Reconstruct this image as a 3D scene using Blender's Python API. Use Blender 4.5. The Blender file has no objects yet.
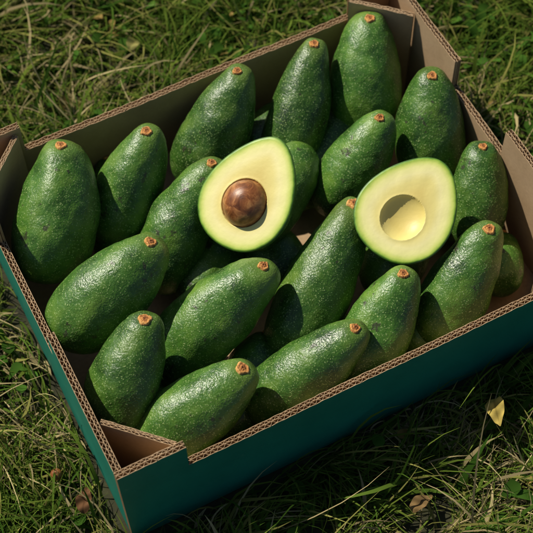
import bpy, numpy as np, math
from mathutils import Vector, Matrix
rng=np.random.default_rng(7)
sc=bpy.context.scene
col=bpy.context.collection
L,W,H,DH=0.50,0.3945,0.114,0.040   # crate, metres
# ---------- camera
cd=bpy.data.cameras.new("camera"); cam=bpy.data.objects.new("camera",cd); col.objects.link(cam)
cam.location=(-0.0752,-0.4587,1.2702); cam.rotation_euler=(0.5305,0.0123,-0.4737); cd.sensor_width=36; cd.lens=93.3; cd.clip_end=500; cd.clip_start=0.05
cd.dof.use_dof=True; cd.dof.focus_distance=1.30; cd.dof.aperture_fstop=8
sc.camera=cam
# ---------- light
sc.view_settings.view_transform='Standard'; sc.view_settings.look='None'; sc.view_settings.exposure=0
AZ=math.radians(117); EL=math.radians(46)
sd=np.array([math.cos(AZ)*math.cos(EL),math.sin(AZ)*math.cos(EL),math.sin(EL)])
w=bpy.data.worlds.new("World"); sc.world=w; w.use_nodes=True
nt=w.node_tree; sky=nt.nodes.new('ShaderNodeTexSky'); sky.sky_type='NISHITA'; sky.sun_disc=False
sky.sun_elevation=EL; sky.sun_rotation=math.radians(90)-AZ
bg=nt.nodes['Background']; bg.inputs[1].default_value=0.060; nt.links.new(sky.outputs[0],bg.inputs[0])
sl=bpy.data.lights.new("sun","SUN"); sl.energy=5.0; sl.angle=math.radians(0.5); sl.color=(1,0.94,0.81)
so=bpy.data.objects.new("sun",sl); col.objects.link(so); so.rotation_euler=Vector(sd).to_track_quat('Z','Y').to_euler(); so.location=(0,0,3)
# ---------- helpers
def mat(name):
    m=bpy.data.materials.new(name); m.use_nodes=True; t=m.node_tree
    return m,t,t.nodes['Principled BSDF']
def N(t,ty,**kw):
    n=t.nodes.new(ty)
    for k,v in kw.items():
        if k.startswith('i_'):
            n.inputs[k[2:].replace('_',' ')].default_value=v
        else: setattr(n,k,v)
    return n
def ramp(t,src,stops,interp='LINEAR'):
    r=t.nodes.new('ShaderNodeValToRGB'); cr=r.color_ramp; cr.interpolation=interp
    while len(cr.elements)<len(stops): cr.elements.new(0.5)
    for e,(p,c) in zip(cr.elements,stops):
        e.position=p; e.color=(*c,1) if len(c)==3 else c
    t.links.new(src,r.inputs[0]); return r
def mixc(t,fac,a,b,mode='MIX'):
    m=t.nodes.new('ShaderNodeMix'); m.data_type='RGBA'; m.blend_type=mode
    for s,v in ((0,fac),(6,a),(7,b)):
        if isinstance(v,bpy.types.NodeSocket): t.links.new(v,m.inputs[s])
        else: m.inputs[s].default_value=v if s==0 else (*v,1)
    return m.outputs[2]
def mesh_obj(name,V,Fq,m=None,parent=None,smooth=True,attrs=None,mats=None,fm=None):
    V=np.asarray(V,dtype=np.float32); Fq=np.asarray(Fq,dtype=np.int32)
    me=bpy.data.meshes.new(name); n=len(Fq); k=Fq.shape[1]
    me.vertices.add(len(V)); me.vertices.foreach_set('co',V.ravel())
    me.loops.add(n*k); me.loops.foreach_set('vertex_index',Fq.ravel())
    me.polygons.add(n); me.polygons.foreach_set('loop_start',np.arange(0,n*k,k,dtype=np.int32))
    me.polygons.foreach_set('loop_total',np.full(n,k,dtype=np.int32))
    if mats:
        for q in mats: me.materials.append(q)
        me.polygons.foreach_set('material_index',np.asarray(fm,dtype=np.int32))
    elif m: me.materials.append(m)
    me.polygons.foreach_set('use_smooth',np.full(n,smooth,dtype=bool))
    if attrs:
        for an,(ty,dat) in attrs.items():
            a=me.attributes.new(an,ty,'POINT'); a.data.foreach_set('color' if 'COLOR' in ty else 'value',np.asarray(dat,dtype=np.float32).ravel())
    me.update(); me.validate()
    o=bpy.data.objects.new(name,me); col.objects.link(o)
    if parent: o.parent=parent
    return o
def snoise(P,scale,seed,n=10):
    r=np.random.default_rng(seed); out=np.zeros(len(P))
    for i in range(n):
        v=r.normal(size=3); v/=np.linalg.norm(v); v*=2*math.pi/scale*r.uniform(.7,1.4)
        out+=np.sin(P@v+r.uniform(0,6.28))
    return out/math.sqrt(n)
# ---------- avocado materials
def skin_mat():
    m,t,b=mat("avocado_skin"); tc=N(t,'ShaderNodeTexCoord'); oi=N(t,'ShaderNodeObjectInfo')
    add=N(t,'ShaderNodeVectorMath',operation='ADD'); t.links.new(tc.outputs['Object'],add.inputs[0])
    mu=N(t,'ShaderNodeVectorMath',operation='SCALE'); mu.inputs['Scale'].default_value=3.0
    cx=N(t,'ShaderNodeCombineXYZ'); 
    for i in range(3): t.links.new(oi.outputs['Random'],cx.inputs[i])
    t.links.new(cx.outputs[0],mu.inputs[0]); t.links.new(mu.outputs[0],add.inputs[1])
    P=add.outputs[0]
    nz=N(t,'ShaderNodeTexNoise',i_Scale=260.,i_Detail=0.); t.links.new(P,nz.inputs['Vector'])
    wv=N(t,'ShaderNodeVectorMath',operation='SCALE'); wv.inputs['Scale'].default_value=0.003; t.links.new(nz.outputs['Color'],wv.inputs[0])
    P2n=N(t,'ShaderNodeVectorMath',operation='ADD'); t.links.new(P,P2n.inputs[0]); t.links.new(wv.outputs[0],P2n.inputs[1]); P2=P2n.outputs[0]
    v1=N(t,'ShaderNodeTexVoronoi',feature='F1',i_Scale=530.); t.links.new(P2,v1.inputs['Vector'])
    n1=N(t,'ShaderNodeTexNoise',i_Scale=34.,i_Detail=4.,i_Roughness=.6); t.links.new(P,n1.inputs['Vector'])
    base=ramp(t,n1.outputs[0],[(.27,(.012,.035,.008)),(.36,(.022,.065,.009)),(.5,(.042,.118,.013)),(.70,(.105,.195,.022))])
    br=N(t,'ShaderNodeHueSaturation'); vm=N(t,'ShaderNodeMapRange'); vm.inputs[3].default_value=.72; vm.inputs[4].default_value=1.3
    t.links.new(oi.outputs['Random'],vm.inputs[0]); t.links.new(vm.outputs[0],br.inputs['Value']); t.links.new(base.outputs[0],br.inputs['Color'])
    cell=ramp(t,v1.outputs['Distance'],[(.12,(.4,.4,.4)),(.6,(0,0,0))])
    c1=mixc(t,cell.outputs[0],br.outputs[0],(.105,.22,.030))
    sp=ramp(t,v1.outputs['Distance'],[(.16,(1,1,1)),(.34,(0,0,0))])
    rnd=N(t,'ShaderNodeSeparateColor'); t.links.new(v1.outputs['Color'],rnd.inputs[0])
    gt=N(t,'ShaderNodeMath',operation='GREATER_THAN'); gt.inputs[1].default_value=.45; t.links.new(rnd.outputs[0],gt.inputs[0])
    ml=N(t,'ShaderNodeMath',operation='MULTIPLY'); t.links.new(sp.outputs[0],ml.inputs[0]); t.links.new(gt.outputs[0],ml.inputs[1])
    ml2=N(t,'ShaderNodeMath',operation='MULTIPLY'); t.links.new(ml.outputs[0],ml2.inputs[0]); ml2.inputs[1].default_value=.85
    c2=mixc(t,ml2.outputs[0],c1,(.34,.43,.17))
    n3=N(t,'ShaderNodeTexNoise',i_Scale=50.,i_Detail=3.,i_Roughness=.75); t.links.new(P,n3.inputs['Vector'])
    sc_=ramp(t,n3.outputs[0],[(.635,(0,0,0)),(.685,(.8,.8,.8))])
    c3=mixc(t,sc_.outputs[0],c2,(.030,.026,.016))
    sx=N(t,'ShaderNodeSeparateXYZ'); t.links.new(tc.outputs['Object'],sx.inputs[0])
    mr=N(t,'ShaderNodeMapRange'); mr.inputs[1].default_value=-.050; mr.inputs[2].default_value=-.072; t.links.new(sx.outputs[0],mr.inputs[0])
    mr.inputs[4].default_value=.5
    c4=mixc(t,mr.outputs[0],c3,(.15,.22,.035))
    t.links.new(c4,b.inputs['Base Color'])
    rr=ramp(t,n1.outputs[0],[(.3,(.33,)*3),(.7,(.44,)*3)]); t.links.new(rr.outputs[0],b.inputs['Roughness'])
    b.inputs['Specular IOR Level'].default_value=.5
    h=N(t,'ShaderNodeMath',operation='POWER'); t.links.new(v1.outputs['Distance'],h.inputs[0]); h.inputs[1].default_value=1.7
    h1=N(t,'ShaderNodeMath',operation='MULTIPLY'); t.links.new(h.outputs[0],h1.inputs[0]); h1.inputs[1].default_value=-1.
    bu=N(t,'ShaderNodeBump'); bu.inputs['Strength'].default_value=.36; bu.inputs['Distance'].default_value=.0008; t.links.new(h1.outputs[0],bu.inputs['Height']); t.links.new(bu.outputs[0],b.inputs['Normal'])
    return m
def stem_mat():
    m,t,b=mat("avocado_stem"); tc=N(t,'ShaderNodeTexCoord')
    n=N(t,'ShaderNodeTexNoise',i_Scale=420.,i_Detail=4.,i_Roughness=.7); t.links.new(tc.outputs['Object'],n.inputs['Vector'])
    ln=N(t,'ShaderNodeVectorMath',operation='LENGTH'); t.links.new(tc.outputs['Object'],ln.inputs[0])
    ad=N(t,'ShaderNodeMath',operation='MULTIPLY_ADD'); t.links.new(ln.outputs['Value'],ad.inputs[0]); ad.inputs[1].default_value=48.; 
    sb=N(t,'ShaderNodeMath',operation='SUBTRACT'); t.links.new(n.outputs[0],sb.inputs[0]); sb.inputs[1].default_value=.17; t.links.new(sb.outputs[0],ad.inputs[2])
    r=ramp(t,ad.outputs[0],[(.30,(.08,.025,.008)),(.45,(.36,.13,.03)),(.62,(.62,.29,.075)),(.80,(.70,.47,.17))])
    t.links.new(r.outputs[0],b.inputs['Base Color']); b.inputs['Roughness'].default_value=.8
    bu=N(t,'ShaderNodeBump'); bu.inputs['Distance'].default_value=.001; t.links.new(n.outputs[0],bu.inputs['Height']); t.links.new(bu.outputs[0],b.inputs['Normal'])
    return m
SK=skin_mat(); ST=stem_mat()
def prof(a,Rr,k,p0=.70,p1=.10):
    x=-np.cos(a); aa=np.linspace(0,math.pi,400); xx=-np.cos(aa)
    f=lambda s,x:np.abs(s)**(p0+p1*x)*(1+k*x-.08*(x*x))
    return x,Rr*f(np.sin(a),x)/f(np.sin(aa),xx).max()
A0=.36
def avocado(S,E,Rr,seed,k=.30):
    r=np.random.default_rng(seed)
    S=np.array(S,float);E=np.array(E,float); S0=S.copy()
    # the stem scar sits a little off the pole, on the upper side of the blunt neck
    for _ in range(4):
        ax=E-S; ln=np.linalg.norm(ax); ax/=ln; h=ln/2
        yv=np.cross([0,0,1.],ax); yv/=np.linalg.norm(yv); zv=np.cross(ax,yv)
        x0,r0=prof(np.array([A0,A0+.02]),Rr,k); 
        S=S0-ax*(x0[0]*h+h)-zv*r0[0]
    ax=E-S; ln=np.linalg.norm(ax); ax/=ln; h=ln/2
    yv=np.cross([0,0,1.],ax); yv/=np.linalg.norm(yv); zv=np.cross(ax,yv)
    sp=np.array([x0[0]*h,0,r0[0]]); tn=np.array([(x0[1]-x0[0])*h,0,r0[1]-r0[0]]); sn=np.array([-tn[2],0,tn[0]]); sn/=np.linalg.norm(sn)
    sn=sn+np.array([-.25,0,0]); sn/=np.linalg.norm(sn)
    nu,nv=120,128
    a=np.linspace(0,math.pi,nu); x,rad=prof(a,Rr,k)
    th=np.linspace(0,2*math.pi,nv,endpoint=False)
    XX=(x*h)[:,None]+0*th; YY=rad[:,None]*np.cos(th); ZZ=rad[:,None]*np.sin(th)
    P=np.stack([XX,YY,ZZ],-1).reshape(-1,3)
    nrm=P/np.maximum(np.linalg.norm(P*[.4,1,1],axis=1),1e-4)[:,None]*[.4,1,1]
    d=.0009*snoise(P,.045,seed)+.00020*snoise(P,.013,seed+1,16)+.00006*snoise(P,.006,seed+2,24)
    fade=np.clip(np.linalg.norm(P-sp,axis=1)/.014-.4,0,1)*np.clip(np.sin(a)*4,0,1)[:,None].repeat(nv,1).reshape(-1)
    P=P+nrm*(d*fade)[:,None]
    P=P-sn*(.0022*np.exp(-(np.linalg.norm(P-sp,axis=1)/.0085)**2))[:,None]
    bend=r.normal(0,.0022); P[:,1]+=bend*(2*(P[:,0]/h)**2-1)
    i=np.arange(nu-1)[:,None]*nv; j=np.arange(nv)[None]; j2=(j+1)%nv
    Fq=np.stack([i+j,i+nv+j,i+nv+j2,i+j2],-1).reshape(-1,4)
    o=mesh_obj("avocado",P,Fq,SK)
    M=Matrix([[ax[q],yv[q],zv[q],((S+E)/2)[q]] for q in range(3)]+[[0,0,0,1]])
    o.matrix_world=M
    # stem scar
    nr,ns=12,40; q=np.linspace(0,1,nr); t2=np.linspace(0,2*math.pi,ns,endpoint=False)
    hgt=.0020*(1-q**3)-.0012*np.exp(-(q/.35)**2)+.0006*np.sin(q*9)
    Rs=.0057*r.uniform(.8,1.2)
    irr=1+.08*np.sin(t2*3+r.uniform(0,6))+.06*np.sin(t2*5+r.uniform(0,6))+.04*r.normal(size=ns)
    rr_=q[:,None]*Rs*irr
    HZ=hgt[:,None]+r.normal(0,.00025,(nr,ns)); HZ[0]=HZ[0].mean()
    SP=np.stack([rr_*np.cos(t2),rr_*np.sin(t2),HZ],-1).reshape(-1,3)
    sk=SP[-ns:].copy(); sk[:,2]-=.004; SP=np.vstack([SP,sk])
    i=np.arange(nr)[:,None]*ns; j=np.arange(ns)[None]; j2=(j+1)%ns
    SF=np.stack([i+j,i+ns+j,i+ns+j2,i+j2],-1).reshape(-1,4)
    so_=mesh_obj("stem_button",SP,SF,ST,parent=o)
    xa=np.cross([0,1.,0],sn); pos=sp-sn*.0018+np.array([0,bend*(2*(sp[0]/h)**2-1),0])
    so_.matrix_local=Matrix([[xa[q_],[0,1,0][q_],sn[q_],pos[q_]] for q_ in range(3)]+[[0,0,0,1]])
    return o
# world positions of the fruit (stem xyz, blunt end xyz in mm +100, radius in 0.1 mm), base-36 pairs
TAB="""5kco6m3mab46c3 7tc56j5qaq3wa0 b1ct6j8obm3wa9 dgcp6jb5ag418u f9cp6oe1ao41av fta26mf28c41ac dw9m6cbu8v3w9y 90ak69688w3w9v g27k64ev5m468j
eo526cc93q3w9q bx7j668f543wab 8s6w6c536a41b2 6h8r6e398d46bf 5a6t6c3f5d419d 6z4f663n4f41a1 a345666v444190 bz4y699l3l3y9s
998958bzag588j dbbd4bb19m3w8y e3744lbp5v419e 989l466w7t3w95 gkdh4gbh9m419c 7sbb466f9g3w8p 8f6446754j3w88 fn8t46ev6c418t cqcu46aeb9418r
6ydj465p9s418k 536k414d4z3w7v cu4w46bq3j3w82 fx5w46ex49418a ai67419f4q3w83 9q9m4b9w72418w 6q51416e3m3w7k""".split()
KK=[.20,.26,.24,.26,.24,.28,.28,.26,.12,.28,.28,.22,.20,.26,.22,.22,.24]
NUDGE={12:(-.007,-.013,.030),13:(-.003,-.014,.032),0:(-.003,-.008,.014),14:(-.002,-.004,.012)}
RS={13:1.05,12:1.0,14:1.02,3:1.05,4:1.06,5:1.04,1:1.03,15:1.03}
for i,s in enumerate(TAB):
    v=[int(s[q:q+2],36) for q in range(0,14,2)]
    n_=np.array(NUDGE.get(i,(0,0,0)))
    up=np.array([-.22,-.42,1])*.010 if i<17 else 0
    S=np.array([(q-100)/1000 for q in v[:3]])+n_*.6+up; E=np.array([(q-100)/1000 for q in v[3:6]])+n_
    avocado(S,E,v[6]/1e4*(.97*RS.get(i,1) if i<17 else .95),(100+i*7) if i<17 else 883+i,KK[i] if i<17 else .2)
# ---------- halves
def flesh_mat():
    m,t,b=mat("avocado_flesh"); tc=N(t,'ShaderNodeTexCoord'); at=N(t,'ShaderNodeAttribute',attribute_name='q')
    n=N(t,'ShaderNodeTexNoise',i_Scale=90.,i_Detail=3.); t.links.new(tc.outputs['Object'],n.inputs['Vector'])
    ma=N(t,'ShaderNodeMath',operation='MULTIPLY_ADD'); t.links.new(n.outputs[0],ma.inputs[0]); ma.inputs[1].default_value=.10; 
    su=N(t,'ShaderNodeMath',operation='SUBTRACT'); t.links.new(at.outputs['Fac'],su.inputs[0]); su.inputs[1].default_value=.05
    t.links.new(su.outputs[0],ma.inputs[2])
    r=ramp(t,ma.outputs[0],[(.0,(.68,.55,.17)),(.35,(.77,.67,.24)),(.55,(.83,.76,.35)),(.74,(.79,.76,.30)),(.85,(.60,.66,.16)),(.925,(.33,.47,.06)),(.965,(.13,.27,.025)),(.99,(.04,.11,.01))])
    t.links.new(r.outputs[0],b.inputs['Base Color']); b.inputs['Roughness'].default_value=.45
    n2=N(t,'ShaderNodeTexNoise',i_Scale=260.,i_Detail=3.); t.links.new(tc.outputs['Object'],n2.inputs['Vector'])
    bu=N(t,'ShaderNodeBump'); bu.inputs['Strength'].default_value=.25; bu.inputs['Distance'].default_value=.0006; t.links.new(n2.outputs[0],bu.inputs['Height']); t.links.new(bu.outputs[0],b.inputs['Normal'])
    return m
FL=flesh_mat()
def pit_mat():
    m,t,b=mat("avocado_pit"); tc=N(t,'ShaderNodeTexCoord')
    n=N(t,'ShaderNodeTexNoise',i_Scale=75.,i_Detail=6.,i_Roughness=.65,i_Distortion=1.2); t.links.new(tc.outputs['Object'],n.inputs['Vector'])
    r=ramp(t,n.outputs[0],[(.3,(.085,.025,.008)),(.5,(.25,.085,.025)),(.64,(.46,.20,.065)),(.8,(.60,.33,.14))])
    t.links.new(r.outputs[0],b.inputs['Base Color']); b.inputs['Roughness'].default_value=.36
    bu=N(t,'ShaderNodeBump'); bu.inputs['Strength'].default_value=.5; bu.inputs['Distance'].default_value=.001; t.links.new(n.outputs[0],bu.inputs['Height']); t.links.new(bu.outputs[0],b.inputs['Normal'])
    return m
PM=pit_mat()
def half(C,axis,nrm,Ln,Rr,k,pit,seed,cx=.010,rc=.0205,dep=.8):
    h=Ln/2; no=180
    a=np.linspace(0,math.pi,no//2+1); x,rad=prof(a,Rr,k,.92,0)
    asym=1+.03*np.sin(a*2)
    up=np.stack([x*h,rad*asym],-1); lo=np.stack([x[1:-1]*h,-rad[1:-1]],-1)[::-1]
    O=np.vstack([up,lo]); n=len(O)
    nr=90; q=np.linspace(0,1,nr)**.9
    Cc=np.array([cx,0])
    G=Cc+q[:,None,None]*(O-Cc)
    d=np.linalg.norm((G-Cc)*[.94,1],axis=2)
    inside=np.clip(1-(d/rc)**2,0,None)
    z=-rc*dep*inside**.70
    z=z+np.exp(-((d-rc)/.0018)**2)*.0003*(d>rc)-.0012*np.clip((q[:,None]-.95)/.05,0,1)**2
    z=z+(.0001*snoise(np.dstack([G,0*G[...,:1]]).reshape(-1,3),.02,seed)).reshape(z.shape)*(d>rc)
    V=np.dstack([G,z]).reshape(-1,3)
    i=np.arange(nr-1)[:,None]*n; j=np.arange(n)[None]; j2=(j+1)%n
    Fa=np.stack([i+j,i+n+j,i+n+j2,i+j2],-1).reshape(-1,4)
    ed=np.min(np.linalg.norm(V[:,None,:2]-O[None],axis=2),axis=1); Q=np.clip(1-ed/.034,0,1)
    ns=60; th=np.linspace(0,math.pi,ns)
    SX=(x*h)[:,None]+0*th; SY=rad[:,None]*np.cos(th)*np.where(np.cos(th)>0,asym[:,None],1); SZ=-rad[:,None]*np.sin(th)*.85-.0012
    SV=np.stack([SX,SY,SZ],-1).reshape(-1,3)
    dd=.00025*snoise(SV,.013,seed+1,16)+.0005*snoise(SV,.04,seed+3)
    SV[:,2]+=dd*np.clip(-SV[:,2]/.006,0,1)
    nu=len(a); i=np.arange(nu-1)[:,None]*ns; j=np.arange(ns-1)[None]
    Fs=np.stack([i+j,i+j+1,i+ns+j+1,i+ns+j],-1).reshape(-1,4)
    ax=np.array(axis,float); nz_=np.array(nrm,float); nz_/=np.linalg.norm(nz_); ax-=nz_*(ax@nz_); ax/=np.linalg.norm(ax); yv=np.cross(nz_,ax)
    M=Matrix([[ax[q_],yv[q_],nz_[q_],C[q_]] for q_ in range(3)]+[[0,0,0,1]])
    e=bpy.data.objects.new("avocado_half",None); col.objects.link(e); e.matrix_world=M
    mesh_obj("cut_flesh",V,Fa,FL,parent=e,attrs={'q':('FLOAT',Q)})
    mesh_obj("skin",SV,Fs,SK,parent=e)
    if pit:
        nu,nv=60,90; a=np.linspace(0,math.pi,nu); t2=np.linspace(0,2*math.pi,nv,endpoint=False)
        P=np.stack([np.cos(a)[:,None]+0*t2,np.sin(a)[:,None]*np.cos(t2),np.sin(a)[:,None]*np.sin(t2)],-1).reshape(-1,3)
        P=P*(1+.012*snoise(P,1.4,seed)[:,None])*np.array([1.07,1,.92])*rc*.98+np.array([cx,0,-.004])
        i=np.arange(nu-1)[:,None]*nv; j=np.arange(nv)[None]; j2=(j+1)%nv
        mesh_obj("pit",P,np.stack([i+j,i+j2,i+nv+j2,i+nv+j],-1).reshape(-1,4),PM,parent=e)
    return e
half((.2385,.2190,.142),(-.783,-.432,-.429),(-.459,-.236,.917),.119,.0480,.26,True,51,cx=.012,rc=.0230)
half((.3685,.1325,.140),(-.839,-.365,-.408),(-.221,-.300,.944),.112,.0485,.24,False,61,cx=.012,rc=.0214,dep=.44)
# ---------- crate
def card_mat(name,kind):
    m,t,b=mat(name); tc=N(t,'ShaderNodeTexCoord')
    n=N(t,'ShaderNodeTexNoise',i_Scale=14.,i_Detail=5.,i_Roughness=.65); t.links.new(tc.outputs['Object'],n.inputs['Vector'])
    mp=N(t,'ShaderNodeMapping'); mp.inputs['Scale'].default_value=(300,300,1500); t.links.new(tc.outputs['Object'],mp.inputs[0])
    f=N(t,'ShaderNodeTexNoise',i_Scale=1.,i_Detail=2.); t.links.new(mp.outputs[0],f.inputs['Vector'])
    if kind=='kraft': s=[(.3,(.36,.235,.125)),(.7,(.48,.33,.19))]
    elif kind=='print': s=[(.3,(.004,.155,.108)),(.7,(.010,.21,.146))]
    r=ramp(t,n.outputs[0],s); c=mixc(t,.22,r.outputs[0],f.outputs[0],'OVERLAY')
    if kind=='print':
        n4=N(t,'ShaderNodeTexNoise',i_Scale=70.,i_Detail=6.,i_Roughness=.75); t.links.new(tc.outputs['Object'],n4.inputs['Vector'])
        s4=ramp(t,n4.outputs[0],[(.62,(0,0,0)),(.70,(.5,.5,.5))]); c=mixc(t,s4.outputs[0],c,(.10,.26,.19))
    t.links.new(c,b.inputs['Base Color']); b.inputs['Roughness'].default_value=.85 if kind=='kraft' else .5
    if kind=='print': b.inputs['Specular IOR Level'].default_value=.35
    bu=N(t,'ShaderNodeBump'); bu.inputs['Strength'].default_value=.3; bu.inputs['Distance'].default_value=.0006; t.links.new(f.outputs[0],bu.inputs['Height']); t.links.new(bu.outputs[0],b.inputs['Normal'])
    return m
KR=card_mat("kraft_cardboard",'kraft'); PR=card_mat("green_printed_cardboard",'print')
crate=bpy.data.objects.new("cardboard_crate",None); col.objects.link(crate)
T=.0075
def wall(name,A,B,hfun,steps,inward,outer_mat=PR,t=T,z0=.002):
    A=np.array(A,float);B=np.array(B,float);d=B-A;Ln=np.linalg.norm(d);d/=Ln;inw=np.array(inward,float)
    s0=np.unique(np.concatenate([np.arange(0,Ln,.0006),[Ln]]+[[max(q-1e-5,0),q+1e-5] for q in steps]))
    lay=[]
    def sheet(s,off,th,mi_out,mi_in):
        o1=off; o2=off+th
        hh=np.array([hfun(q) for q in s]); m=len(s)
        hh=hh+.0005*np.sin(s*410+np.mean(off)*900)*np.sin(s*133)+.0003*np.sin(s*1700)+.0008*np.sin(s*31+1)
        V=[];
        for o_,z in ((o1,None),(o1,z0),(o2,None),(o2,z0)):
            xy=A[:2]+d[:2]*s[:,None]+inw[:2]*np.broadcast_to(o_,s.shape)[:,None]
            V.append(np.column_stack([xy,hh if z is None else np.full(m,z)]))
        V=np.vstack(V); i=np.arange(m-1)
        a,b_,c,e=0,m,2*m,3*m
        F1=np.stack([a+i,b_+i,b_+i+1,a+i+1],-1); F2=np.stack([c+i,c+i+1,e+i+1,e+i],-1); F3=np.stack([a+i,a+i+1,c+i+1,c+i],-1)
        E=np.array([[a,c,e,b_],[a+m-1,b_+m-1,e+m-1,c+m-1]])
        lay.append((V,np.vstack([F1,F2,F3,E]),np.concatenate([np.full(m-1,mi_out),np.full(m-1,mi_in),np.full(m-1,0),[0,0]])))
    lt=.00055; ssl=np.unique(np.concatenate([np.arange(0,Ln,.003),[Ln]]+[[max(q-1e-5,0),q+1e-5] for q in steps]))
    sheet(ssl,0,lt,1,0); mid=t*.52; sheet(ssl,mid,lt,0,0); sheet(ssl,t-lt,lt,0,0)
    for (p0,p1,lam,ph) in ((lt,mid,.0068,0),(mid+lt,t-lt,.0052,1)):
        amp=(p1-p0-.0005)/2; off=(p0+p1-.0005)/2+amp*.96*np.sin(2*math.pi*s0/lam+ph+.6*np.sin(s0*37))
        sheet(s0,off,.0005,0,0)
    V=[];Fq=[];M_=[];c0=0
    for v,f,mm in lay: V.append(v);Fq.append(f+c0);M_.append(mm);c0+=len(v)
    return mesh_obj(name,np.vstack(V),np.vstack(Fq),parent=crate,smooth=False,mats=[KR,outer_mat],fm=np.concatenate(M_))
def hl(Ln,ta,tb):
    def f(s): 
        return H+DH if (s<ta or s>Ln-tb) else H
    return f
ls=.066; 
wall("front_panel",(0,0),(L,0),hl(L,ls,ls),[ls,L-ls],(0,1))
wall("back_panel",(L,W),(0,W),hl(L,ls-.01,ls),[ls-.01,L-ls],(0,-1))
ts=.15; WL=W-2*T
wall("left_panel",(0,W-T-.001),(0,T+.001),hl(WL-.002,.09,ts),[.09,WL-.002-ts],(1,0))
wall("right_panel",(L,T+.001),(L,W-T-.001),hl(WL-.002,ts,ts-.02),[ts,WL-.002-ts+.02],(-1,0))
def brace(A,B,inw):
    hb=H+DH-.006; wall("corner_brace",A,B,lambda s:hb,[],inw,outer_mat=KR,t=.005)
k=.05; e=T+.0005
def br(cx,cy,sx,sy):
    A=np.array([cx+sx*e,cy+sy*(e+k)]);B=np.array([cx+sx*(e+k),cy+sy*e]); n=np.array([sx,sy])/math.sqrt(2); brace(A,B,n)
br(0,0,1,1);br(L,0,-1,1);br(0,W,1,-1);br(L,W,-1,-1)
V=[(T,T,.004),(L-T,T,.004),(L-T,W-T,.004),(T,W-T,.004),(T,T,.009),(L-T,T,.009),(L-T,W-T,.009),(T,W-T,.009)]
mesh_obj("floor_panel",V,[(0,3,2,1),(4,5,6,7),(0,1,5,4),(1,2,6,5),(2,3,7,6),(3,0,4,7)],KR,parent=crate,smooth=False)
# ---------- ground
m,t,b=mat("soil_and_thatch"); tc=N(t,'ShaderNodeTexCoord')
n=N(t,'ShaderNodeTexNoise',i_Scale=30.,i_Detail=6.,i_Roughness=.7); t.links.new(tc.outputs['Object'],n.inputs['Vector'])
r=ramp(t,n.outputs[0],[(.3,(.016,.014,.007)),(.55,(.035,.036,.012)),(.75,(.09,.08,.035))]); t.links.new(r.outputs[0],b.inputs['Base Color']); b.inputs['Roughness'].default_value=.95
g=150; mesh_obj("ground",[(-g,-g,0),(g,-g,0),(g,g,0),(-g,g,0)],[(0,1,2,3)],m,smooth=False)
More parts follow.
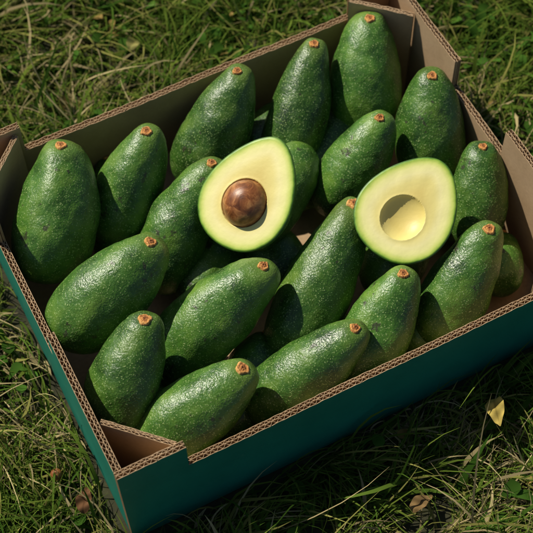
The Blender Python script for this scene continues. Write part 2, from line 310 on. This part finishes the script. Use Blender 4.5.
# ---------- grass
m,t,b=mat("grass_blades"); at=N(t,'ShaderNodeAttribute',attribute_name='col'); t.nodes.remove(b)
df=N(t,'ShaderNodeBsdfDiffuse'); t.links.new(at.outputs['Color'],df.inputs[0])
tr=N(t,'ShaderNodeBsdfTranslucent'); t.links.new(at.outputs['Color'],tr.inputs[0]); mx=N(t,'ShaderNodeMixShader'); mx.inputs[0].default_value=.33
out=t.nodes['Material Output']; t.links.new(df.outputs[0],mx.inputs[1]); t.links.new(tr.outputs[0],mx.inputs[2]); t.links.new(mx.outputs[0],out.inputs[0])
GM=m
def f2(x,y,sc_,seed):
    return snoise(np.column_stack([x,y,0*x]),sc_,seed,8)
def grass(n,x0,x1,y0,y1,excl=None,Lm=.046,wm=.00082,sg=5):
    x=rng.uniform(x0,x1,n);y=rng.uniform(y0,y1,n)
    den=f2(x,y,.10,5)+.5*f2(x,y,.04,6); keep=rng.uniform(-1.6,1.4,n)<den
    keep&=~((x>-.004)&(x<L+.004)&(y>-.004)&(y<W+.004))
    if excl: keep&=~((x>excl[0])&(x<excl[1])&(y>excl[2])&(y<excl[3]))
    x=x[keep];y=y[keep];n=len(x)
    ph=f2(x,y,.22,11)*1.6+f2(x,y,.07,12)*.9+rng.normal(0,1.1,n)
    Ln=Lm*rng.lognormal(0,.40,n)*(1+.2*f2(x,y,.15,14)); wd=wm*rng.lognormal(0,.5,n)
    e0=rng.uniform(.5,1.5,n); e1=rng.normal(-.3,.45,n)
    cur=rng.normal(0,.45,n)
    P=np.zeros((n,sg+1,3)); P[:,0]=np.column_stack([x,y,np.full(n,-.001)])
    for i in range(sg):
        u=(i+.5)/sg; el=e0+(e1-e0)*u**.8; hd=ph+cur*u*1.5
        P[:,i+1]=P[:,i]+(Ln/sg)[:,None]*np.column_stack([np.cos(el)*np.cos(hd),np.cos(el)*np.sin(hd),np.sin(el)])
    P[:,1:,2]=np.maximum(P[:,1:,2],.0015+rng.uniform(0,.006,(n,1)))
    ins=((P[:,:,0]>-.002)&(P[:,:,0]<L+.002)&(P[:,:,1]>-.002)&(P[:,:,1]<W+.002)).any(1)
    K=~ins; P=P[K];n=len(P);ph=ph[K];wd=wd[K];x=x[K];y=y[K];cur=cur[K]
    tw=rng.normal(0,.5,n)
    V=np.zeros((n,sg+1,2,3))
    for i in range(sg+1):
        u=i/sg; hd=ph+cur*u*1.5+math.pi/2; wi=wd*(1-u**2.2)*(.6+.9*min(u*3,1)*.6)+.00005
        off=np.column_stack([np.cos(hd)*np.cos(tw),np.sin(hd)*np.cos(tw),np.sin(tw)])*wi[:,None]
        V[:,i,0]=P[:,i]-off; V[:,i,1]=P[:,i]+off
    g1=np.array([.045,.108,.014]);g2=np.array([.165,.225,.034]);g3=np.array([.52,.42,.21]);g4=np.array([.27,.26,.07])
    c=rng.uniform(0,1,n)[:,None]; C=g1*(1-c)+g2*c
    dry=rng.uniform(0,1,n)+.22*f2(x,y,.13,21)
    C=np.where((dry>.84)[:,None],g3*rng.uniform(.4,1.15,(n,1)),C); C=np.where(((dry>.66)&(dry<=.84))[:,None],g4,C)
    C=C*rng.uniform(.7,1.3,(n,1))
    CC=np.ones((n,sg+1,2,4)); CC[...,:3]=C[:,None,None,:]; 
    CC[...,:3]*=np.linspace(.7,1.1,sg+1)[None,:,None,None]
    b0=(np.arange(n)*(sg+1)*2)[:,None]+np.arange(sg)[None]*2
    Fq=np.stack([b0,b0+1,b0+3,b0+2],-1).reshape(-1,4)
    return V.reshape(-1,3),Fq,CC.reshape(-1,4)
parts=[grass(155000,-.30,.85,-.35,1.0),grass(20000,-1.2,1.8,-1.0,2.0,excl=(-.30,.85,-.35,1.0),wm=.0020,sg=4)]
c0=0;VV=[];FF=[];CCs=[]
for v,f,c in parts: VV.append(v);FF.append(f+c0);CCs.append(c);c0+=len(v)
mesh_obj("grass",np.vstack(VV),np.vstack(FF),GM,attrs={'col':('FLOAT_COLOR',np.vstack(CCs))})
def leafmesh(n_c):
    V=[];Fq=[];C=[];c0=0
    for _ in range(n_c):
        cx,cy=rng.uniform(-.3,.85),rng.uniform(-.33,1.0); m_=rng.integers(5,14); sp=rng.uniform(.012,.03)
        for q in range(m_):
            x=cx+rng.normal(0,sp);y=cy+rng.normal(0,sp)
            if -.022<x<L+.022 and -.022<y<W+.022: continue
            z=rng.uniform(.008,.03); l=rng.uniform(.009,.02); wd=l*rng.uniform(.3,.45); hd=rng.uniform(0,6.28); tl=rng.normal(.1,.35); rl=rng.normal(0,.3)
            u=np.linspace(0,1,7); pw=wd*np.sin(u**.85*math.pi)**.8
            pts=[]
            for ui,pi in zip(u,pw):
                for s in (-1,0,1): pts.append((ui*l,s*pi,-.004*ui*ui*4*l/.02+(abs(s))*pi*.35))
            A=np.array(pts); M=np.array(Matrix.Rotation(hd,3,'Z')@Matrix.Rotation(-tl,3,'Y')@Matrix.Rotation(rl,3,'X'))
            A=A@M.T+[x,y,z]; V.append(A)
            for i in range(6):
                for s in (0,1): a=c0+i*3+s; Fq.append((a,a+1,a+4,a+3))
            cc=np.array([.06,.14,.02])*rng.uniform(.6,1.5)
            if rng.uniform()<.07: cc=np.array([.32,.22,.07])*rng.uniform(.5,1.3)
            C.append(np.tile([*cc,1],(21,1))); c0+=21
    return np.vstack(V),Fq,np.vstack(C)
v,f,c=leafmesh(260); mesh_obj("weed_leaves",v,f,GM,attrs={'col':('FLOAT_COLOR',c)})
def fallen(p,l,wd,hd,colr,seed):
    r=np.random.default_rng(seed); nu,nv=24,13; u=np.linspace(0,1,nu); s=np.linspace(-1,1,nv)
    pw=wd*np.sin(np.pi*u**.8)**.75*(1-.25*u)+.0004
    X=(u*l-l/2)[:,None]+0*s; Y=pw[:,None]*s; Z=.25*np.abs(Y)+.004*np.sin(u*4)[:,None]+.0015*np.sin(X*500+Y*300)+.08*Y
    P=np.stack([X,Y,Z],-1).reshape(-1,3)
    i=np.arange(nu-1)[:,None]*nv;j=np.arange(nv-1)[None]
    Fq=np.stack([i+j,i+j+1,i+nv+j+1,i+nv+j],-1).reshape(-1,4)
    vein=1-.3*(np.abs(s)<.1)[None,:]*np.ones((nu,1))
    C=np.ones((nu*nv,4)); C[:,:3]=np.array(colr)*(vein.reshape(-1)*(1+.25*snoise(P,.01,seed)))[:,None]
    o=mesh_obj("fallen_leaf",P,Fq,GM,attrs={'col':('FLOAT_COLOR',C.clip(0,1))})
    o.location=p; o.rotation_euler=(r.normal(0,.15),r.normal(0,.15),hd); return o
fallen((.362,-.060,.046),.036,.010,math.radians(-115),(.50,.38,.10),3)
fallen((-.026,.052,.018),.028,.008,math.radians(60),(.18,.09,.045),4)
fallen((.258,-.099,.018),.026,.007,math.radians(10),(.30,.19,.08),5)
fallen((.245,.537,.022),.026,.008,math.radians(40),(.4,.36,.12),6)
nu,nv=24,32; a=np.linspace(0,math.pi,nu); t2=np.linspace(0,2*math.pi,nv,endpoint=False)
P=np.stack([np.sin(a)[:,None]*np.cos(t2)*.006,np.sin(a)[:,None]*np.sin(t2)*.006,(np.cos(a)*.0065+.0012*(np.cos(a)>.97))[:,None]+0*t2],-1).reshape(-1,3)
i=np.arange(nu-1)[:,None]*nv; j=np.arange(nv)[None]; j2=(j+1)%nv
o=mesh_obj("fallen_nut",P,np.stack([i+j,i+nv+j,i+nv+j2,i+j2],-1).reshape(-1,4),PM); o.location=(-.0405,.0874,.020)
